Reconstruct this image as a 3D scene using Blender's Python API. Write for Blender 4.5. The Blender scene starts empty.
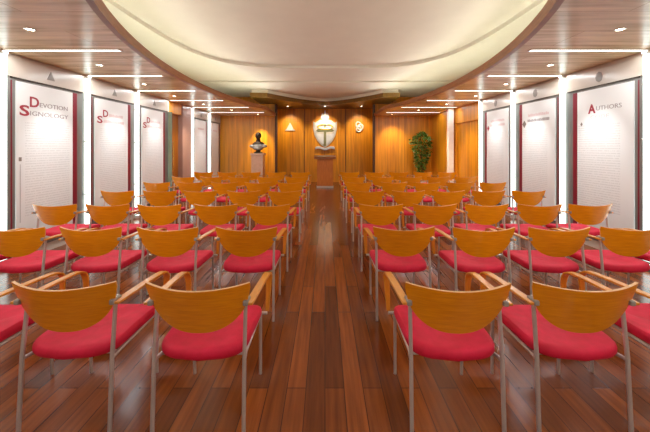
import bpy, bmesh, math, random
from mathutils import Vector, Matrix
R = random.Random(7)
SC = bpy.context.scene
COL = SC.collection
PI = math.pi
CAMH = 1.46; F = 294.0; VX = 325.0; VY = 147.0      # camera height, focal length in px, vanishing point

# ------------------------------------------------------------------ materials
def srgb(r, g, b):
    f = lambda c: (c/12.92 if c <= .04045 else ((c+.055)/1.055)**2.4)
    return (f(r/255), f(g/255), f(b/255), 1)

def mat(name, col, rough=.5, metal=0, emit=None, strength=0, spec=.5, coat=0, trans=0, sheen=0):
    m = bpy.data.materials.new(name); m.use_nodes = True
    p = m.node_tree.nodes['Principled BSDF']
    p.inputs['Base Color'].default_value = col
    p.inputs['Roughness'].default_value = rough
    p.inputs['Metallic'].default_value = metal
    p.inputs['Specular IOR Level'].default_value = spec
    p.inputs['Coat Weight'].default_value = coat
    p.inputs['Coat Roughness'].default_value = .15
    p.inputs['Transmission Weight'].default_value = trans
    p.inputs['Sheen Weight'].default_value = sheen
    if emit:
        p.inputs['Emission Color'].default_value = emit
        p.inputs['Emission Strength'].default_value = strength
    return m

def nodes(m): return m.node_tree.nodes, m.node_tree.links, m.node_tree.nodes['Principled BSDF']

def mottled(name, c1, c2, rough, scale=20, stretch=(1,1,1), bump=0, **k):
    """noise mixed between two tones of the same stuff"""
    m = mat(name, c1, rough, **k); N, L, p = nodes(m)
    tc = N.new('ShaderNodeTexCoord'); mp = N.new('ShaderNodeMapping'); mp.inputs['Scale'].default_value = stretch
    nz = N.new('ShaderNodeTexNoise'); nz.inputs['Scale'].default_value = scale; nz.inputs['Detail'].default_value = 5
    rp = N.new('ShaderNodeValToRGB'); rp.color_ramp.elements[0].color = c1; rp.color_ramp.elements[1].color = c2
    rp.color_ramp.elements[0].position = .3; rp.color_ramp.elements[1].position = .7
    L.new(tc.outputs['Object'], mp.inputs['Vector']); L.new(mp.outputs[0], nz.inputs['Vector'])
    L.new(nz.outputs['Fac'], rp.inputs[0]); L.new(rp.outputs[0], p.inputs['Base Color'])
    if bump:
        b = N.new('ShaderNodeBump'); b.inputs['Strength'].default_value = bump; b.inputs['Distance'].default_value = .01
        L.new(nz.outputs['Fac'], b.inputs['Height']); L.new(b.outputs[0], p.inputs['Normal'])
    return m

def planks(name, c1, c2, mortar, rough, length, width, rot, grain=(1,1,1), gap=.004, gloss_var=0, **k):
    """boards: brick texture in object space with a fine grain on top"""
    m = mat(name, c1, rough, **k); N, L, p = nodes(m)
    tc = N.new('ShaderNodeTexCoord'); mp = N.new('ShaderNodeMapping'); mp.inputs['Rotation'].default_value = rot
    br = N.new('ShaderNodeTexBrick'); br.offset = .37; br.inputs['Scale'].default_value = 1
    br.inputs['Color1'].default_value = c1; br.inputs['Color2'].default_value = c2; br.inputs['Mortar'].default_value = mortar
    br.inputs['Brick Width'].default_value = length; br.inputs['Row Height'].default_value = width
    br.inputs['Mortar Size'].default_value = gap; br.inputs['Mortar Smooth'].default_value = .2; br.inputs['Bias'].default_value = 0
    m2 = N.new('ShaderNodeMapping'); m2.inputs['Scale'].default_value = grain
    nz = N.new('ShaderNodeTexNoise'); nz.inputs['Scale'].default_value = 1; nz.inputs['Detail'].default_value = 6
    rp = N.new('ShaderNodeValToRGB'); rp.color_ramp.elements[0].color = (.66,.62,.58,1); rp.color_ramp.elements[1].color = (1.15,1.15,1.15,1)
    rp.color_ramp.elements[0].position = .3; rp.color_ramp.elements[1].position = .7
    mx = N.new('ShaderNodeMix'); mx.data_type = 'RGBA'; mx.blend_type = 'MULTIPLY'; mx.inputs['Factor'].default_value = 1
    L.new(tc.outputs['Object'], mp.inputs['Vector']); L.new(mp.outputs[0], br.inputs['Vector'])
    L.new(tc.outputs['Object'], m2.inputs['Vector']); L.new(m2.outputs[0], nz.inputs['Vector']); L.new(nz.outputs['Fac'], rp.inputs[0])
    L.new(br.outputs['Color'], mx.inputs['A']); L.new(rp.outputs[0], mx.inputs['B']); L.new(mx.outputs['Result'], p.inputs['Base Color'])
    if gloss_var:
        mr = N.new('ShaderNodeMapRange'); mr.inputs['To Min'].default_value = rough-gloss_var; mr.inputs['To Max'].default_value = rough+gloss_var
        L.new(nz.outputs['Fac'], mr.inputs['Value']); L.new(mr.outputs[0], p.inputs['Roughness'])
    return m

M = {}
M['floor'] = planks('floor_boards', srgb(104,50,14), srgb(156,82,30), srgb(76,37,14), .2, 1.3, .115, (0,0,PI/2), (38,2.2,1), .003, .05, spec=.45)
M['ceil'] = planks('ceiling_veneer', srgb(228,207,164), srgb(236,217,178), srgb(160,114,76), .24, 2.6, .42, (0,0,0), (1.4,14,1), .003)
M['fascia'] = mottled('fascia_veneer', srgb(132,78,38), srgb(158,98,52), .4, 6, (1,1,8))
M['wallwood'] = planks('wall_veneer', srgb(204,128,16), srgb(216,142,24), srgb(150,86,12), .38, 4.0, .21, (PI/2,0,0), (16,16,.8), .003)
M['wallwood'].node_tree.nodes['Mapping'].inputs['Rotation'].default_value = (PI/2, 0, PI/2)
M['wallwood'].node_tree.nodes['Brick Texture'].inputs['Row Height'].default_value = .21
M['darkbrown'] = mottled('dark_brown', srgb(58,28,14), srgb(74,36,18), .4, 5, (6,6,1))
M['canopy'] = mottled('canopy_veneer', srgb(110,76,14), srgb(128,90,20), .4, 4, (6,1,1))
M['lectern'] = mottled('lectern_veneer', srgb(182,100,40), srgb(204,120,52), .25, 4, (8,8,1), coat=.5)
M['white'] = mottled('ceiling_plaster', srgb(219,214,196), srgb(223,218,200), .8, 3)
M['paint'] = mottled('wall_paint', srgb(205,196,184), srgb(212,204,192), .7, 3)
M['board'] = mat('poster_board', srgb(236,234,230), .35)
M['frame'] = mottled('brushed_metal', srgb(118,116,112), srgb(138,136,132), .35, 8, (1,1,.2), metal=.5)
M['header'] = mottled('header_glass', srgb(178,164,150), srgb(190,176,162), .32, 3, spec=.6, coat=.4)
M['maroon'] = mat('maroon_vinyl', srgb(122,14,36), .35)
M['red_ink'] = mat('red_ink', srgb(158,36,52), .5)
M['grey_ink'] = mat('grey_ink', srgb(150,140,138), .5)
M['pink_ink'] = mat('faint_ink', srgb(214,190,188), .5)
M['emblem_ink'] = mat('emblem_grey', srgb(128,116,106), .4)
M['dark_line'] = mat('dark_rail_metal', srgb(70,58,48), .4, metal=.4)  # dark metal of the thin rail below each header
M['glow'] = mat('light_column_acrylic', srgb(240,245,238), .3, emit=srgb(226,248,246), strength=1.8)
M['strip'] = mat('light_strip_acrylic', srgb(250,248,240), .3, emit=srgb(250,250,240), strength=3.0)
M['lamp'] = mat('downlight_lens', srgb(255,250,240), .2, emit=srgb(255,240,214), strength=14)
M['cove'] = mat('cove_tube', srgb(250,250,245), .4, emit=srgb(250,252,246), strength=11)
M['chrome'] = mottled('chrome', srgb(205,203,200), srgb(220,219,216), .22, 6, metal=1)
M['satin'] = mottled('satin_steel', srgb(206,200,194), srgb(218,213,208), .3, 30, (1,1,.1), metal=.6)
M['ply'] = mottled('chair_plywood', srgb(224,132,4), srgb(242,156,12), .26, 5, (2,4,26), coat=.5)
M['ply_edge'] = mottled('plywood_edge', srgb(214,160,98), srgb(228,178,120), .45, 40)
M['armwood'] = mottled('arm_plywood', srgb(206,128,28), srgb(224,148,44), .3, 8, (12,2,2), coat=.25)
M['seat'] = mottled('red_velour', srgb(198,3,44), srgb(220,12,62), .7, 14, bump=.25)
M['plastic'] = mat('grey_bracket', srgb(150,140,130), .4)
M['pink_stone'] = mottled('pink_stone', srgb(206,160,132), srgb(216,172,146), .3, 12)
M['pillar'] = mottled('pillar_laminate', srgb(150,118,108), srgb(160,128,118), .25, 2, (1,1,.3))
M['bronze'] = mottled('bronze', srgb(60,50,40), srgb(90,76,62), .28, 10, metal=.85)
M['marble'] = mottled('pale_bust_base', srgb(130,124,112), srgb(196,192,182), .2, 9, metal=.3)
M['leaf'] = mottled('ficus_leaf', srgb(44,84,24), srgb(104,138,44), .45, 7)
M['bark'] = mottled('bark', srgb(92,66,42), srgb(120,90,60), .8, 20, (1,1,.3), bump=.4)
M['pot'] = mottled('pot_glaze', srgb(226,216,200), srgb(236,228,214), .35, 8)
M['soil'] = mottled('soil', srgb(52,38,26), srgb(74,54,38), .9, 40, bump=.5)
M['silver'] = mottled('silver_relief', srgb(190,184,180), srgb(206,200,196), .35, 6, metal=.12)
M['ivory'] = mottled('shield_enamel', srgb(190,192,206), srgb(212,212,222), .3, 6, metal=.2)
M['olive'] = mottled('cross_metal', srgb(112,112,84), srgb(132,130,98), .35, 8, metal=.4)
M['gold'] = mottled('gold_band', srgb(214,178,92), srgb(226,192,108), .3, 8, metal=.5)
M['brass'] = mat('brass', srgb(226,196,120), .25, metal=.9)
M['glassfin'] = mat('green_edge_glass', srgb(176,206,190), .08, trans=.55)

# poster text: rows of fine grey dashes printed on the board
def poster_mat():
    m = mat('printed_poster', srgb(226,226,224), .3, coat=.3); N, L, p = nodes(m)
    tc = N.new('ShaderNodeTexCoord'); sp = N.new('ShaderNodeSeparateXYZ'); L.new(tc.outputs['Object'], sp.inputs[0])
    def math_(op, a, b=None):
        n = N.new('ShaderNodeMath'); n.operation = op
        for i, v in enumerate((a, b)):
            if v is None: continue
            if isinstance(v, (int, float)): n.inputs[i].default_value = v
            else: L.new(v, n.inputs[i])
        return n.outputs[0]
    z = sp.outputs['Z']; x = sp.outputs['X']
    row = math_('LESS_THAN', math_('FRACT', math_('MULTIPLY', z, 30)), .42)
    band = math_('MULTIPLY', math_('LESS_THAN', z, 1.80), math_('GREATER_THAN', z, .55))
    inx = math_('MULTIPLY', math_('GREATER_THAN', x, -.36), math_('LESS_THAN', x, .30))
    mp = N.new('ShaderNodeMapping'); mp.inputs['Scale'].default_value = (60, 1, 30); L.new(tc.outputs['Object'], mp.inputs['Vector'])
    nz = N.new('ShaderNodeTexNoise'); nz.inputs['Scale'].default_value = 1; L.new(mp.outputs[0], nz.inputs['Vector'])
    wd = math_('GREATER_THAN', nz.outputs['Fac'], .44)
    fac = math_('MULTIPLY', math_('MULTIPLY', math_('MULTIPLY', row, band), math_('MULTIPLY', inx, wd)), .20)
    mx = N.new('ShaderNodeMix'); mx.data_type = 'RGBA'; mx.inputs['A'].default_value = srgb(226,226,224); mx.inputs['B'].default_value = srgb(110,106,102)
    L.new(fac, mx.inputs['Factor']); L.new(mx.outputs['Result'], p.inputs['Base Color'])
    return m
M['poster'] = poster_mat()

# ------------------------------------------------------------------ mesh helpers
def box(bm, x0, x1, y0, y1, z0, z1, mi=0):
    v = [bm.verts.new(p) for p in ((x0,y0,z0),(x1,y0,z0),(x1,y1,z0),(x0,y1,z0),(x0,y0,z1),(x1,y0,z1),(x1,y1,z1),(x0,y1,z1))]
    for q in ((3,2,1,0),(4,5,6,7),(0,1,5,4),(1,2,6,5),(2,3,7,6),(3,0,4,7)):
        f = bm.faces.new([v[i] for i in q]); f.material_index = mi

def loft(bm, rings, cap=True, closed=True, mi=0):
    vs = [[bm.verts.new(p) for p in r] for r in rings]
    n = len(vs[0])
    for a, b in zip(vs, vs[1:]):
        for i in range(n if closed else n-1):
            j = (i+1) % n
            f = bm.faces.new((a[i], a[j], b[j], b[i])); f.material_index = mi
    if cap:
        for r in (vs[0][::-1], vs[-1]):
            f = bm.faces.new(r); f.material_index = mi
    return vs

def tube(bm, pts, r, n=10, r2=None):
    pts = [Vector(p) for p in pts]; rings = []
    up = None
    for i, p in enumerate(pts):
        t = (pts[min(i+1, len(pts)-1)] - pts[max(i-1, 0)]).normalized()
        if up is None:
            up = Vector((0,0,1)) if abs(t.z) < .9 else Vector((0,1,0))
        s = t.cross(up).normalized(); up = s.cross(t).normalized()
        rr = r if r2 is None else r + (r2-r)*i/(len(pts)-1)
        rings.append([p + (s*math.cos(a)+up*math.sin(a))*rr for a in [2*PI*k/n for k in range(n)]])
    loft(bm, rings)

def lathe(bm, prof, n=24, c=(0,0,0), mi=0):
    rings = [[(c[0]+r*math.cos(2*PI*k/n), c[1]+r*math.sin(2*PI*k/n), c[2]+z) for k in range(n)] for r, z in prof]
    loft(bm, rings, mi=mi)

def prism_xz(bm, poly, y0, y1, mi=0):
    """polygon in XZ extruded along y"""
    a = [bm.verts.new((x, y0, z)) for x, z in poly]; b = [bm.verts.new((x, y1, z)) for x, z in poly]
    n = len(poly)
    for f in (a, b[::-1]): bm.faces.new(f).material_index = mi
    for i in range(n):
        bm.faces.new((a[i], b[i], b[(i+1)%n], a[(i+1)%n])).material_index = mi

def prism_xy(bm, poly, z0, z1, mi=0):
    a = [bm.verts.new((x, y, z0)) for x, y in poly]; b = [bm.verts.new((x, y, z1)) for x, y in poly]
    n = len(poly)
    for f in (a[::-1], b): bm.faces.new(f).material_index = mi
    for i in range(n):
        bm.faces.new((a[i], a[(i+1)%n], b[(i+1)%n], b[i])).material_index = mi

def BM(): return bmesh.new()

def obj(name, bm, mats, parent=None, smooth=False, bevel=0, loc=None):
    bmesh.ops.recalc_face_normals(bm, faces=bm.faces[:])
    me = bpy.data.meshes.new(name); bm.to_mesh(me); bm.free()
    for m in (mats if isinstance(mats, (list, tuple)) else [mats]): me.materials.append(m)
    if smooth:
        me.polygons.foreach_set('use_smooth', [True]*len(me.polygons))
        me.set_sharp_from_angle(angle=math.radians(38))
    o = bpy.data.objects.new(name, me); COL.objects.link(o)
    if parent: o.parent = parent
    if loc: o.location = loc
    if bevel:
        b = o.modifiers.new('bevel', 'BEVEL'); b.width = bevel; b.segments = 2; b.limit_method = 'ANGLE'
    return o

def tag(o, label, cat, group=None):
    o['label'] = label; o['category'] = cat
    if group: o['group'] = group
    return o

def thing(name, label, cat, loc=(0,0,0), rz=0, group=None):
    o = bpy.data.objects.new(name, None); COL.objects.link(o); o.empty_display_size = .1
    o.location = loc; o.rotation_euler = (0,0,rz)
    return tag(o, label, cat, group)

def struct(name, bm, mats, smooth=False, parent=None):
    o = obj(name, bm, mats, parent, smooth)
    if not parent: o['kind'] = 'structure'
    return o

def copy_tree(o, parent=None):
    c = o.copy(); COL.objects.link(c)
    if parent: c.parent = parent
    for ch in list(o.children): copy_tree(ch, c)
    return c

def text_mesh(name, s, size, x, z, y, material, parent, depth=.002, width=None, bold=0):
    cu = bpy.data.curves.new(name, 'FONT'); cu.body = s; cu.size = size; cu.extrude = depth; cu.offset = bold; cu.resolution_u = 3
    t = bpy.data.objects.new(name, cu); COL.objects.link(t)
    bpy.context.view_layer.update()
    me = bpy.data.meshes.new_from_object(t.evaluated_get(bpy.context.evaluated_depsgraph_get()))
    bpy.data.objects.remove(t)
    xs = [v.co.x for v in me.vertices]; x0, x1 = min(xs), max(xs)
    k = (width/(x1-x0)) if width else 1
    for v in me.vertices:
        a, b, c = v.co
        v.co = (x+(a-x0)*k, y-c, z+b)
    me.materials.clear(); me.materials.append(material)
    o = bpy.data.objects.new(name, me); COL.objects.link(o); o.parent = parent
    return o

# ------------------------------------------------------------------ the room
W = 3.9; CZ = 2.62; WZ = 3.36; YB = -2.0; YW = 10.9; YN = 12.3; EX = 1.855
def x_in(y):
    """half width of the oval opening in the timber ceiling"""
    t = (y-5.5)
    b = 4.79 if t < 0 else 5.3
    if y >= 9.05: t = 3.55
    q = 1-(t/b)**2
    return 2.48*math.sqrt(q) if q > 0 else 0

b = BM(); box(b, -W-.3, W+.3, YB-.1, YN+.2, -.1, 0); struct('floor', b, M['floor'])

def side_wall(s, name, segs):
    b = BM()
    for y0, y1, z0, z1, mi, t in segs:
        xs = sorted((s*(W+t), s*(W+.2)))
        box(b, xs[0], xs[1], y0, y1, z0, z1, mi)
    struct(name, b, [M['paint'], M['wallwood']])
side_wall(-1, 'wall_left', [(YB,7.34,0,WZ,0,0), (7.34,8.5,2.32,WZ,1,0), (7.34,7.46,0,2.32,1,0), (8.5,YW+.1,0,WZ,0,0)])
side_wall(1, 'wall_right', [(YB,7.34,0,WZ,0,0), (7.34,8.8,2.16,WZ,1,0), (7.34,8.8,0,2.16,1,.06), (8.8,YW+.1,0,WZ,1,0)])
b = BM(); box(b, -W-.2, W+.2, YB-.1, YB, 0, WZ); struct('wall_rear', b, M['paint'])
for s, nm in ((-1,'wall_far_left'), (1,'wall_far_right')):
    b = BM(); xs = sorted((s*EX, s*(W+.2))); box(b, xs[0], xs[1], YW, YW+.12, 0, WZ); struct(nm, b, M['wallwood'])
    b = BM(); xs = sorted((s*(EX-.07), s*EX)); box(b, xs[0], xs[1], YW-.02, YW+.14, 0, 3.04); struct('trim_1' if s < 0 else 'trim_2', b, M['darkbrown'])  # dark brown upright strip at each edge of the niche opening
    b = BM(); xs = sorted((s*2.2, s*2.3)); box(b, xs[0], xs[1], YW+.12, YN, 0, WZ); struct('wall_niche_left' if s < 0 else 'wall_niche_right', b, M['wallwood'])
b = BM(); box(b, -2.3, 2.3, YN, YN+.12, 0, WZ); struct('wall_niche', b, M['wallwood'])
b = BM(); box(b, -.85, .85, YN-.03, YN, 0, 3.05); struct('trim_3', b, M['wallwood'])
for k, x in enumerate((-.865, .865)):
    b = BM(); box(b, x-.014, x+.014, YN-.02, YN+.001, 0, 3.05); struct('trim_%d' % (4+k), b, M['darkbrown'])

# timber ceiling: two wings round the oval opening
ys = [YB, 0, .4, .68] + [.71+.02*k for k in range(6)] + [.85+.1*k for k in range(8)] + [1.7+.25*k for k in range(30)] + [9.05, 9.5, YW]
ys = sorted(set(round(y, 3) for y in ys))
for s, nm in ((-1, 'ceiling_wing_left'), (1, 'ceiling_wing_right')):
    b = BM()
    rings = [[(s*x_in(y), y, CZ), (s*(W+.02), y, CZ), (s*(W+.02), y, CZ+.1), (s*x_in(y), y, CZ+.1)] for y in ys]
    vs = loft(b, rings)
    tops = {v for r in vs for v in (r[2], r[3])}
    for f in b.faces:
        if all(v in tops for v in f.verts): f.material_index = 1
    o = struct(nm, b, [M['ceil'], M['white']])
    b = BM()
    yy = [y for y in ys if x_in(y) > .25]
    rings = [[(s*(x_in(y)-.03), y, CZ-.012), (s*(x_in(y)+.03), y, CZ-.012), (s*(x_in(y)+.03), y, CZ+.095), (s*(x_in(y)-.03), y, CZ+.095)] for y in yy]
    loft(b, rings); struct('trim_%d' % (6 if s < 0 else 7), b, M['fascia'], smooth=True)
# white ceiling with a raised oval
def ring_ceiling():
    b = BM(); n = 64; cx, cy, a, bb = 0, 3.6, 2.85, 3.5
    sq = lambda v: math.copysign(abs(v)**.55, v)
    e = [(cx+a*sq(math.cos(2*PI*k/n)), cy+bb*sq(math.sin(2*PI*k/n))) for k in range(n)]
    X0, X1, Y0, Y1 = -W-.2, W+.2, YB-.1, YN+.1
    def out(k):
        t = 2*PI*k/n; c, s = math.cos(t), math.sin(t)
        q = []
        if abs(c) > 1e-6: q.append(((X1 if c > 0 else X0)-cx)/c)
        if abs(s) > 1e-6: q.append(((Y1 if s > 0 else Y0)-cy)/s)
        d = min(q); return (cx+c*d, cy+s*d)
    outer = [out(k) for k in range(n)]
    H = WZ+.07
    vo = [b.verts.new((x, y, WZ)) for x, y in outer]; ve = [b.verts.new((x, y, WZ)) for x, y in e]; vt = [b.verts.new((x, y, H)) for x, y in e]
    for k in range(n):
        j = (k+1) % n
        b.faces.new((vo[k], vo[j], ve[j], ve[k])); b.faces.new((ve[k], ve[j], vt[j], vt[k]))
    b.faces.new(vt)
    for (x, y) in ((X0,Y0),(X1,Y0),(X1,Y1),(X0,Y1)):   # close the corners
        v = b.verts.new((x, y, WZ))
        near = sorted(range(n), key=lambda k: (outer[k][0]-x)**2+(outer[k][1]-y)**2)[:2]
        b.faces.new((v, vo[near[0]], vo[near[1]]))
    o = struct('ceiling', b, M['white'])
ring_ceiling()

# canopy over the lectern niche
def canopy():
    b = BM(); pts = [(-2.4, YN), (-2.4, 9.4), (-1.86, 9.45)]
    n = 24
    for k in range(1, n):
        x = -1.86+3.72*k/n; pts.append((x, 11.2-1.75*(abs(x)/1.86)**1.6))
    pts += [(1.86, 9.45), (2.4, 9.4), (2.4, YN)]
    prism_xy(b, pts, 3.06, 3.20); return tag(obj('canopy', b, M['canopy']), 'wooden soffit with concave edge hung above the lectern and shield', 'canopy')
canopy()
b = BM(); n = 24
pts = [(-2.36, YN), (-2.36, 9.44)] + [(-1.84+3.68*k/n, 11.24-1.75*(abs(-1.84+3.68*k/n)/1.86)**1.6) for k in range(n+1)] + [(2.36, 9.44), (2.36, YN)]
prism_xy(b, pts, 3.20, 3.32); struct('trim_8', b, M['white'])
b = BM(); box(b, -W-.1, W+.1, 8.45, YN+.1, 3.315, WZ+.02); struct('ceiling_step', b, M['white'])

# ------------------------------------------------------------------ lamps
def spot(loc, target, power, angle=70, blend=.9, size=.05, col=(1,.88,.70)):
    l = bpy.data.lights.new('spot', 'SPOT'); l.energy = power; l.spot_size = math.radians(angle); l.spot_blend = blend; l.shadow_soft_size = size; l.color = col
    o = bpy.data.objects.new('downlight_beam', l); COL.objects.link(o); o.location = loc
    d = Vector(target)-Vector(loc); o.rotation_euler = d.to_track_quat('-Z', 'Y').to_euler()

def make_downlight():
    t = thing('downlight', '', 'downlight')
    b = BM(); lathe(b, [(.046,0),(.046,-.006),(.037,-.009),(.031,-.006),(.031,0)], 24); obj('trim_ring', b, M['chrome'], t, True)
    b = BM(); lathe(b, [(.031,-.001),(.031,-.005),(.014,-.007)], 20); obj('lens', b, M['lamp'], t, True)
    return t
DL = make_downlight(); dl_used = [False]
def downlight(x, y, z, label, group):
    o = DL if not dl_used[0] else copy_tree(DL)
    dl_used[0] = True; o.location = (x, y, z); tag(o, label, 'downlight', group); return o
DX = {2.89:2.90, 4.15:3.18, 5.41:3.33, 6.67:3.42, 7.93:3.28, 9.2:2.92, 10.35:2.36}
ORD = ['first', 'second', 'third', 'fourth', 'fifth', 'sixth', 'seventh', 'eighth', 'ninth', 'tenth']
for s in (-1, 1):
    side = "bust's" if s < 0 else "plant's"
    for k, (y, x) in enumerate(sorted(DX.items(), reverse=True)):
        downlight(s*x, y, CZ, 'added unseen ceiling spotlight, %s from the far wall on the %s side' % (ORD[k], side), 'spotlights in the wooden ceiling')
        if y < 6.7 or (s < 0 and y > 9 and y < 10): spot((s*x, y, CZ-.03), (s*W, y, 1.2), 60 if y < 6.7 else 36, 50, 1, .04, (.93,.98,1))
        elif y < 10: spot((s*x, y, CZ-.03), (s*3.7, y+.1, 0.4), 110, 80, 1, .05)
spot((-2.36, 10.35, CZ-.03), (-2.35, 10.75, 1.6), 170, 60, 1, .04, (1,.82,.5))
spot((2.36, 10.35, CZ-.03), (2.6, 10.85, .9), 110, 90, 1, .04, (1,.82,.55))
for x, w in ((-1.46,'above the triangle emblem'), (0,'above the large shield'), (1.42,'above the small knot emblem')):
    downlight(x, 11.5, 3.06, 'small round spotlight in the canopy '+w, 'spotlights in the canopy')
    spot((x, 11.5, 3.03), (x, 12.28, 2.0), 135 if x == 0 else 100, 80, 1, .04, (1,.84,.55))

def light_strip(s, y, label):
    x0, x1 = sorted((s*(x_in(y)+.2), s*(W-.06)))
    t = thing('light_strip', label, 'ceiling light', ((x0+x1)/2, y, CZ), 0, 'light strips across the wooden ceiling')
    h = (x1-x0)/2
    b = BM(); box(b, -h, h, -.027, .027, -.006, .0); obj('diffuser', b, M['strip'], t)
    b = BM()
    box(b, -h-.01, h+.01, -.037, -.027, -.008, 0); box(b, -h-.01, h+.01, .027, .037, -.008, 0)
    box(b, -h-.01, -h, -.027, .027, -.008, 0); box(b, h, h+.01, -.027, .027, -.008, 0); obj('frame', b, M['satin'], t)
SY = [-1.52+1.26*k for k in range(10)]  # strips over and behind the camera are unseen, added to brighten chair backs
for s in (-1, 1):
    for k, y in enumerate(reversed(SY)):
        light_strip(s, y, "white light strip across ceiling, %s from the far wall on the %s side" % (ORD[k], "bust's" if s < 0 else "plant's"))
        l = bpy.data.lights.new('strip_light', 'AREA'); l.shape = 'RECTANGLE'; l.size = W-.3-x_in(y); l.size_y = .07; l.energy = 8; l.color = (.93,.98,1)
        o = bpy.data.objects.new('strip_light', l); COL.objects.link(o); o.location = (s*(x_in(y)+.2+W-.06)/2, y, CZ-.012)
def cove_wash(x, y, ang, power):
    l = bpy.data.lights.new('cove_wash', 'AREA'); l.shape = 'RECTANGLE'; l.size = .9; l.size_y = .04; l.energy = power; l.color = (1,.99,.96); l.spread = math.radians(115)
    o = bpy.data.objects.new('cove_wash', l); COL.objects.link(o); o.location = (x, y, CZ+.16)
    d = Vector((math.cos(ang), math.sin(ang), .30)); o.rotation_euler = d.to_track_quat('-Z', 'Y').to_euler()
for s in (-1, 1):
    for y in (1.6, 2.6, 3.6, 4.6, 5.6, 6.6, 7.6, 8.6, 9.4): cove_wash(s*(x_in(y)+.35), y, (0 if s < 0 else PI)+s*.10*(y-5), 2.3)
for s, w in ((-1,'bust'), (1,'plant')):
    b = BM(); tube(b, [(s*(x_in(y)+.42), y, CZ+.135) for y in ys if 1.2 < y < 10.8], .018, 8)
    tag(obj('cove_light', b, M['cove'], None, True), 'white cove light tube lying above the oval ceiling edge on the %s side' % w, 'cove light')

# unseen spotlights added near and behind the camera to brighten the chair backs
for s in (-1, 1):
    side = "bust's" if s < 0 else "plant's"
    for k, (x, y) in enumerate(((2.75, 1.63), (2.6, -1.2))):
        downlight(s*x, y, CZ, 'added unseen ceiling spotlight, %s from the far wall on the %s side' % (ORD[7+k], side), 'spotlights in the wooden ceiling')
    spot((s*2.6, -1.2, CZ-.03), (s*1.0, 4.5, .72), 120, 27, .6, .06, (1,.9,.74))
    spot((s*2.6, -1.2, CZ-.03), (s*2.5, 4.5, .72), 120, 27, .6, .06, (1,.9,.74))
spot((2.6, -1.2, CZ-.03), (.9, 1.4, .72), 40, 44, 1, .06, (1,.9,.74))  # extra unseen beam added for the nearest chairs on the plant side
# glowing columns
def make_column():
    t = thing('light_column', '', 'light column')
    b = BM(); lathe(b, [(.036,.06),(.036,CZ-.05)], 20); obj('tube', b, M['glow'], t, True)
    b = BM(); lathe(b, [(.05,0),(.05,.05),(.04,.06)], 20); obj('base', b, M['satin'], t, True)
    b = BM(); lathe(b, [(.038,CZ-.05),(.05,CZ-.04),(.05,CZ)], 20); obj('cap', b, M['satin'], t, True)
    for z in (.7, 1.55, 2.22):
        b = BM(); lathe(b, [(.001,-.014),(.012,-.010),(.016,0),(.012,.010),(.001,.014)], 14, (.043,.0,z)); obj('clamp', b, M['chrome'], t, True)
    return t
CO = make_column(); co_used = [False]
def column(s, y, label):
    o = CO if not co_used[0] else copy_tree(CO)
    co_used[0] = True; o.location = (s*(W-.04), y, 0); o.rotation_euler = (0,0,PI/2 if s < 0 else -PI/2)
    o.rotation_euler.z += PI
    tag(o, label, 'light column', 'glowing columns between the display panels')
for y, w in ((3.52,'at the outer edge of the big D and S poster'), (4.78,'between the first two D and S posters'), (6.04,'just before the poster beside the wooden door'), (8.56,'beside the mauve pillar'), (9.82,'between the two small posters near the bust')):
    column(-1, y, 'slim white glowing column '+w)
for y, w in ((3.52,'at the outer edge of the A poster'), (4.78,'between the A poster and the dark diamond poster'), (6.04,'between the dark diamond poster and the red diamond poster'), (7.30,'where the posters end at wood panelling')):
    column(1, y, 'slim white glowing column '+w)

# ------------------------------------------------------------------ display panels (built facing -y, x is the reading direction)
def dashes(name, x0, x1, z, h, y, m, parent, seed):
    r = random.Random(seed); b = BM(); x = x0
    while x < x1-.02:
        w = r.choice((.022,.03,.038)); w = min(w, x1-x)
        box(b, x, x+w*.72, y-.002, y, z, z+h*r.choice((.8,1,1)))
        x += w
    return obj(name, b, m, parent)

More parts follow.
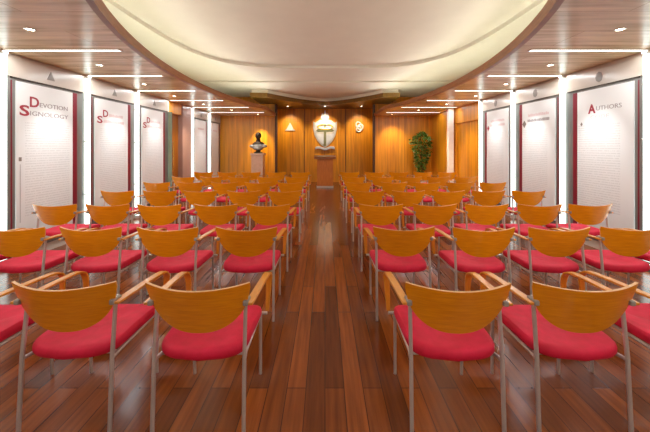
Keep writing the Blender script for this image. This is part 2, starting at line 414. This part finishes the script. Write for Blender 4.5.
def poster(s, yc, label, kind, half=.53):
    """display panel; s=-1 on the bust's wall, +1 on the plant's"""
    rz = PI/2 if s < 0 else -PI/2
    t = thing('display_panel', label, 'display panel', (s*W, yc, 0), rz, 'display panels along the walls')
    f = 1 if s < 0 else -1                       # +x is away from the camera on the bust's wall
    def bx(b, x0, x1, y0, y1, z0, z1):
        a = sorted((f*x0, f*x1)); box(b, a[0], a[1], y0, y1, z0, z1)
    k = half/.53
    b = BM(); bx(b, -half-.055, half+.055, -.02, -.002, .12, 2.325); obj('backing', b, M['frame'], t)
    b = BM(); bx(b, -.47*k, .355*k, -.034, -.02, .22, 2.29); obj('poster', b, M['poster'], t)
    b = BM(); bx(b, .355*k, .43*k, -.036, -.02, .22, 2.29); obj('side_stripe', b, M['maroon'], t)
    b = BM(); bx(b, -.522*k, -.508*k, -.024, -.02, .22, 2.29); obj('edge_line', b, M['maroon'], t)
    b = BM(); bx(b, -half, half, -.046, -.02, 2.318, 2.332); obj('rail', b, M['dark_line'], t)
    h = None
    b = BM(); bx(b, -half-.05, half+.05, -.03, -.002, 2.334, CZ-.004); h = obj('header_panel', b, M['header'], t)
    y = -.031; zc = 2.45
    if kind in ('DS', 'ds', 'small'):
        b = BM(); prism_xz(b, [(-.058,zc-.05),(.058,zc-.05),(0,zc+.07)], y-.004, y); obj('emblem', b, M['emblem_ink'], h)
    else:
        b = BM(); prism_xz(b, [(.055*math.cos(q), zc+.075*math.sin(q)) for q in [2*PI*i/8 for i in range(8)]], y-.004, y); obj('emblem', b, M['emblem_ink'], h)
    y = -.0345
    if kind == 'DS':
        text_mesh('initial', 'D', .19, -.30, 1.99, y, M['red_ink'], t, width=.125, bold=.004)
        text_mesh('initial', 'S', .19, -.43, 1.865, y, M['red_ink'], t, width=.125, bold=.004)
        text_mesh('title_line', 'EVOTION', .085, -.165, 2.0, y, M['grey_ink'], t, width=.43)
        text_mesh('title_line', 'IGNOLOGY', .085, -.295, 1.875, y, M['grey_ink'], t, width=.57)
        b = BM(); box(b, -.425, -.42, y-.002, y, .5, 1.24); obj('margin_line', b, M['grey_ink'], t)
        b = BM(); prism_xz(b, [(-.44,1.28),(-.405,1.28),(-.405,1.33),(-.44,1.33)], y-.002, y); obj('margin_mark', b, M['emblem_ink'], t)
    elif kind == 'ds':
        text_mesh('initial', 'D', .17, -.29, 1.99, y, M['red_ink'], t, width=.12, bold=.003)
        text_mesh('initial', 'S', .17, -.42, 1.875, y, M['red_ink'], t, width=.12, bold=.003)
        dashes('title_line', -.15, .22, 2.0, .05, y, M['pink_ink'], t, 1); dashes('title_line', -.28, .26, 1.885, .05, y, M['pink_ink'], t, 2)
    elif kind == 'A':
        text_mesh('initial', 'A', .18, -.17, 1.95, y, M['red_ink'], t, width=.12, bold=.006)
        text_mesh('title_line', 'UTHORS', .085, -.04, 1.98, y, M['grey_ink'], t, width=.36)
        text_mesh('title_line', 'CODE', .075, -.13, 1.865, y, M['pink_ink'], t, width=.28)
        b = BM(); prism_xz(b, [(-.30,1.80),(-.28,1.77),(-.26,1.80),(-.28,1.83)], y-.002, y); obj('margin_mark', b, M['emblem_ink'], t)
    elif kind in ('E', 'F'):
        q = .055 if kind == 'E' else .05
        b = BM(); prism_xz(b, [(-.29-q,1.90),(-.29,1.90-q*1.3),(-.29+q,1.90),(-.29,1.90+q*1.3)], y-.002, y)
        obj('emblem', b, M['emblem_ink'] if kind == 'E' else M['red_ink'], t)
        dashes('title_line', -.18, .34, 2.03, .05, y, M['pink_ink'], t, 3); dashes('title_line', -.20, .36, 1.93, .05, y, M['grey_ink'] if kind == 'E' else M['pink_ink'], t, 4)
    else:
        dashes('title_line', -.25*k, .2*k, 2.0, .05, y, M['pink_ink'], t, 5)
poster(-1, 4.15, 'tall white poster panel lettered DEVOTION with large red D and S, maroon side stripe', 'DS')
poster(-1, 5.41, 'middle white poster panel with smaller D and S between two glowing columns', 'ds')
poster(-1, 6.67, 'white poster panel with D and S just before the wooden door', 'ds')
poster(-1, 9.19, 'narrow white poster panel just past the mauve pillar', 'small', .52)
poster(-1, 10.37, 'narrow white poster panel next to the wall behind the bust', 'small', .46)
poster(1, 4.15, 'tall white poster panel with a red capital A and maroon stripe', 'A')
poster(1, 5.41, 'white poster panel marked with a dark diamond emblem beside its title', 'E')
poster(1, 6.67, 'white poster panel with small red diamond emblem beside the wood panelling', 'F')

# end fin of green-edged glass where the bust side posters stop
b = BM(); box(b, -W+.0, -W+.10, 7.285, 7.31, .02, 2.33)
tag(obj('glass_fin', b, M['glassfin'], bevel=.003), 'narrow upright green-edged glass fin between the last poster and the door', 'glass fin')

# door, pillar and square white post
d = BM(); box(d, -W-.14, -W-.09, 7.46, 8.1, 0, 2.32); door = struct('door_1', d, M['wallwood'])
b = BM(); tube(b, [(-W-.03, 7.62, .85), (-W-.03, 7.62, 1.6)], .016, 10)
for z in (.95, 1.5): tube(b, [(-W-.095, 7.62, z), (-W-.03, 7.62, z)], .01, 8)
obj('handle', b, M['brass'], door, True)
b = BM(); box(b, -W-.15, -W+.04, 7.98, 8.50, 0, CZ)
tag(obj('pillar', b, M['pillar'], bevel=.01), 'smooth mauve brown square pillar between the wooden door and the small posters', 'pillar')
b = BM(); box(b, 3.70, 3.85, 8.78, 8.93, 0, CZ)
tag(obj('post', b, M['pot'], bevel=.008), 'square cream white post standing before the wood wall near the plant', 'post')

# ------------------------------------------------------------------ lectern, emblems, bust, plant
t = thing('lectern', 'wooden lectern with overhanging top at the end of the aisle', 'lectern', (0, 10.75, 0))
b = BM(); box(b, -.29, .29, -.22, .22, .06, 1.04); obj('body', b, M['lectern'], t, bevel=.008)
b = BM(); box(b, -.30, .30, -.24, .23, 0, .06); obj('plinth', b, M['satin'], t, bevel=.004)
b = BM(); loft(b, [[(x, -.30, 1.03), (x, .30, 1.06), (x, .30, 1.15), (x, -.30, 1.115)] for x in (-.39, .39)]); obj('top', b, M['fascia'], t, bevel=.008)

def shield_poly(k=1.0, cx=0, cz=2.06):
    p = [(0,-.62),(.16,-.52),(.32,-.34),(.43,-.12),(.49,.12),(.50,.36),(.49,.46),(.42,.42),(.34,.46),(.24,.52),(.14,.55),(.07,.62),(0,.66)]
    p = p + [(-x, z) for x, z in p[-2:0:-1]]
    return [(cx+x*k, cz+z*k) for x, z in p]
t = thing('shield_emblem', 'large silver shield with a cross on the panelled niche wall', 'emblem', (0, YN-.03, 0))
b = BM(); prism_xz(b, shield_poly(1.0), -.03, .008); obj('rim', b, M['silver'], t, bevel=.012)
b = BM(); prism_xz(b, shield_poly(.86), -.045, -.03); obj('field', b, M['ivory'], t, bevel=.006)
b = BM()
prism_xz(b, [(-.055,1.5),(.055,1.5),(.05,2.1),(.04,2.42),(-.04,2.42),(-.05,2.1)], -.075, -.045)
prism_xz(b, [(-.38,2.15),(-.3,2.09),(.3,2.09),(.38,2.15),(.3,2.21),(-.3,2.21)], -.070, -.045)
obj('cross', b, M['olive'], t, bevel=.006)
b = BM()
for sg in (-1, 1): prism_xz(b, [(sg*.06,2.0),(sg*.36,2.02),(sg*.40,2.24),(sg*.06,2.22)] if sg > 0 else [(-.06,2.22),(-.40,2.24),(-.36,2.02),(-.06,2.0)], -.055, -.044)
obj('band', b, M['silver'], t)
b = BM(); loft(b, [[((.30+.035*math.cos(q))*math.cos(u), -.075-.012*math.sin(q), 2.30+(.10+.03*math.cos(q))*math.sin(u)) for q in [2*PI*i/8 for i in range(8)]] for u in [2*PI*j/32 for j in range(33)]], cap=False)
obj('oval_band', b, M['gold'], t, True)
b = BM()
for x, w, h in ((0,.09,.36),(-.11,.07,.24),(.11,.07,.24)):
    prism_xz(b, [(x-w,2.64),(x+w,2.64),(x+w*.75,2.64+h*.45),(x,2.64+h),(x-w*.75,2.64+h*.45)], -.04-.004*abs(x*10), 0)
obj('flame_crest', b, M['ivory'], t, bevel=.006)
b = BM(); n = 16
up = [(-.40+.8*i/n, 1.46+.035*math.sin(i/n*2*PI*1.5)) for i in range(n+1)]
prism_xz(b, [(x, z-.10) for x, z in up] + up[::-1], -.08, 0); obj('scroll', b, M['ivory'], t, bevel=.01)

t = thing('triangle_emblem', 'small silver triangle emblem on the niche wall on the bust side', 'emblem', (-1.46, YN, 2.28))
b = BM(); prism_xz(b, [(-.15,-.08),(.15,-.08),(0,.20)], -.03, .008); obj('triangle', b, M['silver'], t, bevel=.008)
b = BM(); prism_xz(b, [(-.22,-.14),(.22,-.14),(.17,-.085),(-.17,-.085)], -.03, .008); obj('bar', b, M['silver'], t, bevel=.006)
t = thing('knot_emblem', 'small silver knotted emblem on the niche wall on the plant side', 'emblem', (1.42, YN, 2.28))
def ringlet(cx, cz, a, c, rot, r):
    b = BM(); rings = []
    for j in range(29):
        u = 2*PI*j/28; px, pz = a*math.cos(u), c*math.sin(u)
        x = px*math.cos(rot)-pz*math.sin(rot); z = px*math.sin(rot)+pz*math.cos(rot)
        nx, nz = x, z; l = math.hypot(nx, nz); nx /= l; nz /= l
        rings.append([(cx+x+nx*r*math.cos(q), -.03-r*math.sin(q), cz+z+nz*r*math.cos(q)) for q in [2*PI*i/8 for i in range(8)]])
    loft(b, rings, cap=False); return b
obj('ring', ringlet(0, .06, .11, .17, .5, .03), M['silver'], t, True)
obj('ring', ringlet(.03, -.03, .11, .17, -.7, .03), M['silver'], t, True)
b = BM(); lathe(b, [(.001,-.07),(.05,-.05),(.07,0),(.05,.05),(.001,.07)], 14, (0.01,-.03,.01)); obj('boss', b, M['silver'], t, True)

# pedestal and bust
PX, PY = -2.35, 10.35
t = thing('pedestal', 'pale pink stone pedestal carrying the dark bust', 'pedestal', (PX, PY, 0))
b = BM(); box(b, -.20, .20, -.20, .20, .08, 1.17); obj('shaft', b, M['pink_stone'], t, bevel=.008)
b = BM(); box(b, -.225, .225, -.225, .225, 0, .08); obj('base', b, M['pink_stone'], t, bevel=.008)
b = BM(); box(b, -.225, .225, -.225, .225, 1.17, 1.24); obj('cap', b, M['pink_stone'], t, bevel=.008)
def ball(bm, c, r, n=14):
    m = Matrix.Translation(c) @ Matrix.Diagonal((r[0], r[1], r[2], 1))
    bmesh.ops.create_uvsphere(bm, u_segments=n*2, v_segments=n, radius=1, matrix=m)
t = thing('bust', 'dark bronze portrait bust with pale drapery standing on the pink pedestal', 'bust', (PX, PY, 1.24)); t.scale = (1.12, 1.05, 1.06)
b = BM()
ball(b, (0,0,.575), (.094,.106,.122)); ball(b, (0,-.03,.51), (.062,.075,.07)); ball(b, (0,.01,.42), (.072,.07,.11)); ball(b, (0,-.10,.56), (.016,.03,.03))
ball(b, (.085,0,.565), (.014,.025,.035)); ball(b, (-.085,0,.565), (.014,.025,.035)); ball(b, (0,.01,.29), (.19,.11,.11)); ball(b, (0,.02,.60), (.09,.095,.10))
ball(b, (-.028,-.092,.588), (.018,.012,.010)); ball(b, (.028,-.092,.588), (.018,.012,.010)); ball(b, (0,-.092,.508), (.026,.014,.008)); ball(b, (0,-.085,.475), (.03,.025,.025))
o = obj('head', b, M['bronze'], t, True); m = o.modifiers.new('r', 'REMESH'); m.mode = 'VOXEL'; m.voxel_size = .010; m.use_smooth_shade = True
b = BM()
ball(b, (0,0,.24), (.20,.12,.09)); ball(b, (-.17,0,.235), (.11,.09,.06)); ball(b, (.17,0,.235), (.11,.09,.06)); ball(b, (0,-.03,.17), (.17,.10,.08))
o = obj('drapery', b, M['marble'], t, True); m = o.modifiers.new('r', 'REMESH'); m.mode = 'VOXEL'; m.voxel_size = .012; m.use_smooth_shade = True
b = BM(); lathe(b, [(.14,0),(.14,.03),(.10,.05),(.07,.08),(.08,.11),(.10,.14)], 24); obj('socle', b, M['bronze'], t, True)

# potted tree
TX, TY = 3.38, 10.3
t = thing('potted_tree', 'bushy green potted tree standing against the wood wall near the cream post', 'plant', (TX, TY, 0))
b = BM(); lathe(b, [(.15,0),(.17,.02),(.22,.36),(.23,.38),(.235,.42),(.21,.42),(.205,.37)], 28); obj('pot', b, M['pot'], t, True)
b = BM(); lathe(b, [(.001,.36),(.205,.37)], 24); obj('soil', b, M['soil'], t)
b = BM()
tube(b, [(0,0,.36),(.03,.01,.7),(-.01,0,1.05),(.02,0,1.5)], .03, 8, .015)
for k in range(7):
    a = R.uniform(0, 2*PI); z = .75+.12*k
    tube(b, [(0,0,z), (.12*math.cos(a), .12*math.sin(a), z+.15), (.26*math.cos(a), .24*math.sin(a), z+.32)], .012, 6, .005)
obj('trunk', b, M['bark'], t, True)
def leaf(bm, c, d, l, w, roll):
    d = Vector(d).normalized(); s = d.cross(Vector((0,0,1)))
    if s.length < .1: s = Vector((1,0,0))
    s = Matrix.Rotation(roll, 3, d) @ s.normalized(); n = s.cross(d)
    c = Vector(c); p = [c, c+d*l*.3+s*w*.5-n*w*.12, c+d*l*.7+s*w*.4-n*w*.16, c+d*l, c+d*l*.7-s*w*.4-n*w*.16, c+d*l*.3-s*w*.5-n*w*.12, c+d*l*.35, c+d*l*.7]
    v = [bm.verts.new(q) for q in p]
    for f in ((0,1,6),(1,2,7,6),(2,3,7),(3,4,7),(4,5,6,7),(5,0,6)): bm.faces.new([v[i] for i in f])
b = BM()
for k in range(1500):
    z = .52+1.46*R.random()**.75
    q = (z-.52)/1.46
    rad = (.07+.27*min(1, q*1.4))*(1 if q < .85 else max(.2, (1.02-q)/.17))
    a = R.uniform(0, 2*PI); r = rad*math.sqrt(R.random())*(1+.15*math.sin(a*3+z*7))
    dd = (math.cos(a)+R.uniform(-.6,.6), math.sin(a)+R.uniform(-.6,.6), R.uniform(-.9,.5))
    leaf(b, (r*math.cos(a), r*math.sin(a)*.9, z), dd, R.uniform(.06,.12), R.uniform(.03,.05), R.uniform(-1,1))
o = obj('foliage', b, M['leaf'], t, True)

# ------------------------------------------------------------------ chairs
def make_chair():
    t = thing('stacking_chair', '', 'chair')
    # backrest: curved plywood crescent
    b = BM(); n = 28; th = .013
    def ctr(u): return Vector((.257*u, -.243+.060*u*u, 0))
    secs = []
    for i in range(n+1):
        u = -1+2*i/n; c = ctr(u); tg = Vector((.257, 2*.060*u, 0)).normalized(); nn = Vector((tg.y, -tg.x, 0))   # nn points to the rear
        au = min(abs(u), .9985)
        zt = .772+.018*u*u; zz = zt
        zb = zt-.224*math.sqrt(1-au**2.5)-.012
        lean = lambda z: Vector((0, (zt-z)*.28, 0))
        m = 6; ring = []
        for k in range(m+1):
            z = zz+(zb-zz)*k/m; ring.append(c+lean(z)+nn*th*.5+Vector((0,0,z)))
        for k in range(m, -1, -1):
            z = zz+(zb-zz)*k/m; ring.append(c+lean(z)-nn*th*.5+Vector((0,0,z)))
        secs.append(ring)
    vs = loft(b, secs)
    L = len(secs[0]); b.faces.ensure_lookup_table()
    idx = {}
    for r in vs:
        for j, v in enumerate(r): idx[v] = j
    for f in b.faces:
        js = {idx[v] for v in f.verts}
        if js <= {0, L-1} or js <= {L//2-1, L//2} or len(js) > 4: f.material_index = 1
    obj('backrest', b, [M['ply'], M['ply_edge']], t, True)
    # seat cushion
    b = BM(); n = 56; out = []
    for k in range(n):
        a = 2*PI*k/n; c, s = math.cos(a), math.sin(a); e = .27
        x = math.copysign(abs(c)**e, c); y = math.copysign(abs(s)**e, s)
        X = x*(.230+.006*y); Y = .055+y*.205
        if y < 0: Y -= .045*(-y)*(1-x*x)
        else: Y += .02*y*(1-x*x)
        out.append((X, Y))
    rings = []
    for s, z in ((.90,.418),(.975,.424),(1.0,.436),(1.0,.452),(.985,.464),(.95,.472),(.85,.474),(.65,.468),(.4,.462),(.15,.459)):
        rings.append([(x*s,   .055+(y-.055)*s, z - .022 + (.010*abs(x/.23)**2 - .012*max(0,(y-.1)/.15)) * (1 if z > .44 else .6)) for x, y in out])
    loft(b, rings); obj('seat', b, M['seat'], t, True)
    for s in (-1, 1):
        b = BM(); tube(b, [(s*.227,-.188,0),(s*.226,-.168,.41),(s*.225,-.146,.62),(s*.224,-.138,.70)], .0100, 12); obj('leg', b, M['satin'], t, True)
        b = BM(); tube(b, [(s*.215,.245,.405),(s*.212,.255,0)], .0095, 12); obj('leg', b, M['satin'], t, True)
        b = BM()
        path = [(-.185,.682),(-.14,.681),(-.02,.677),(.10,.673),(.18,.669),(.225,.662),(.255,.645),(.272,.618),(.276,.575),(.272,.49),(.262,.40)]
        rings = []
        for i, (y, z) in enumerate(path):
            y0, z0 = path[max(i-1,0)]; y1, z1 = path[min(i+1,len(path)-1)]
            l = math.hypot(y1-y0, z1-z0); ny, nz = -(z1-z0)/l, (y1-y0)/l
            w = (.021 if i < 8 else .021-.003*(i-7)); h = .0065; xc = s*(.250+.016*min(1, i/4) - (.004*max(0, i-7)))
            rings.append([(xc+a*w, y+c*ny*h, z+c*nz*h) for a, c in ((-1,-1),(1,-1),(1,1),(-1,1))])
        loft(b, rings); obj('armrest', b, M['armwood'], t, True, bevel=.003)
        b = BM(); box(b, s*.237-.014, s*.237+.012, -.190, -.128, .672, .698); obj('bracket', b, M['plastic'], t, bevel=.006)
    b = BM()
    for s in (-1, 1):
        tube(b, [(s*.2255,-.168,.394),(s*.214,-.1,.390),(s*.213,.1,.388),(s*.214,.246,.392)], .0095, 10)
    tube(b, [(-.255,.255,.391),(.255,.255,.391)], .0095, 10); tube(b, [(-.212,-.11,.389),(.212,-.11,.389)], .009, 8)
    obj('seat_frame', b, M['satin'], t, True)
    return t
CH = make_chair(); used = [False]
LX = {1:[.60,1.24,1.88], 2:[.64,1.28,1.91,2.53,3.12], 3:[.65,1.256,1.905,2.50,3.09], 4:[.60,1.207,1.86,2.46,3.09], 5:[.62,1.22,1.83,2.47,3.03], 6:[.62,1.23,1.85,2.46,3.04], 7:[.62,1.22,1.85,2.45,3.02]}
RX = {1:[.63,1.20,1.86], 2:[.644,1.29,1.905,2.47,3.08], 3:[.645,1.267,1.86,2.46,3.02], 4:[.64,1.237,1.83,2.41,3.02], 5:[.61,1.26,1.85,2.44,3.01], 6:[.62,1.24,1.85,2.44,3.0], 7:[.62,1.23,1.85,2.45,3.0]}
EXTRA = {1:0, 2:0, 3:0, 4:.08, 5:.18, 6:.22, 7:.48}      # the far rows stand a little wider apart
PLACE = ['aisle seat', 'second from the aisle', 'third from the aisle', 'second from the wall', 'wall end seat']
for s, tab, side in ((-1, LX, 'bust'), (1, RX, 'plant')):
    for row, xs in tab.items():
        for k, x in enumerate(xs):
            o = CH if not used[0] else copy_tree(CH)
            used[0] = True
            x = xs[k] = max(x, xs[k-1]+.60) if k else x
            x *= (.468+row+EXTRA[row])/(.41+row)*1.007
            rz = math.radians(R.uniform(-1, 1))
            o.location = (s*x, 1.65+(row-1)*1.0+EXTRA[row]+R.uniform(-.012,.012), 0); o.rotation_euler = (0,0,rz)
            tag(o, 'red and wood armchair, %s, %s row from lectern, %s side' % (PLACE[k], ORD[7-row], side), 'chair', 'red and wood chairs in rows on the %s side' % side)

# ------------------------------------------------------------------ camera, world, view
cam = bpy.data.cameras.new('camera'); co = bpy.data.objects.new('camera', cam); COL.objects.link(co)
cam.sensor_fit = 'HORIZONTAL'; cam.sensor_width = 36; cam.lens = 36*F/650
cam.shift_x = 0; cam.shift_y = -(216-VY)/650
co.location = (0, 0, CAMH); co.rotation_euler = (PI/2, 0, 0); cam.clip_start = .05
SC.camera = co
w = bpy.data.worlds.new('world'); SC.world = w; w.use_nodes = True
w.node_tree.nodes['Background'].inputs[0].default_value = (.02,.02,.02,1)
SC.view_settings.view_transform = 'Standard'; SC.view_settings.look = 'None'; SC.view_settings.exposure = .6; SC.view_settings.gamma = 1; SC.view_settings.use_curve_mapping = False
SC.cycles.use_denoising = True
SC.cycles.max_bounces = 8; SC.cycles.diffuse_bounces = 5; SC.cycles.glossy_bounces = 4
SC.cycles.sample_clamp_indirect = 4
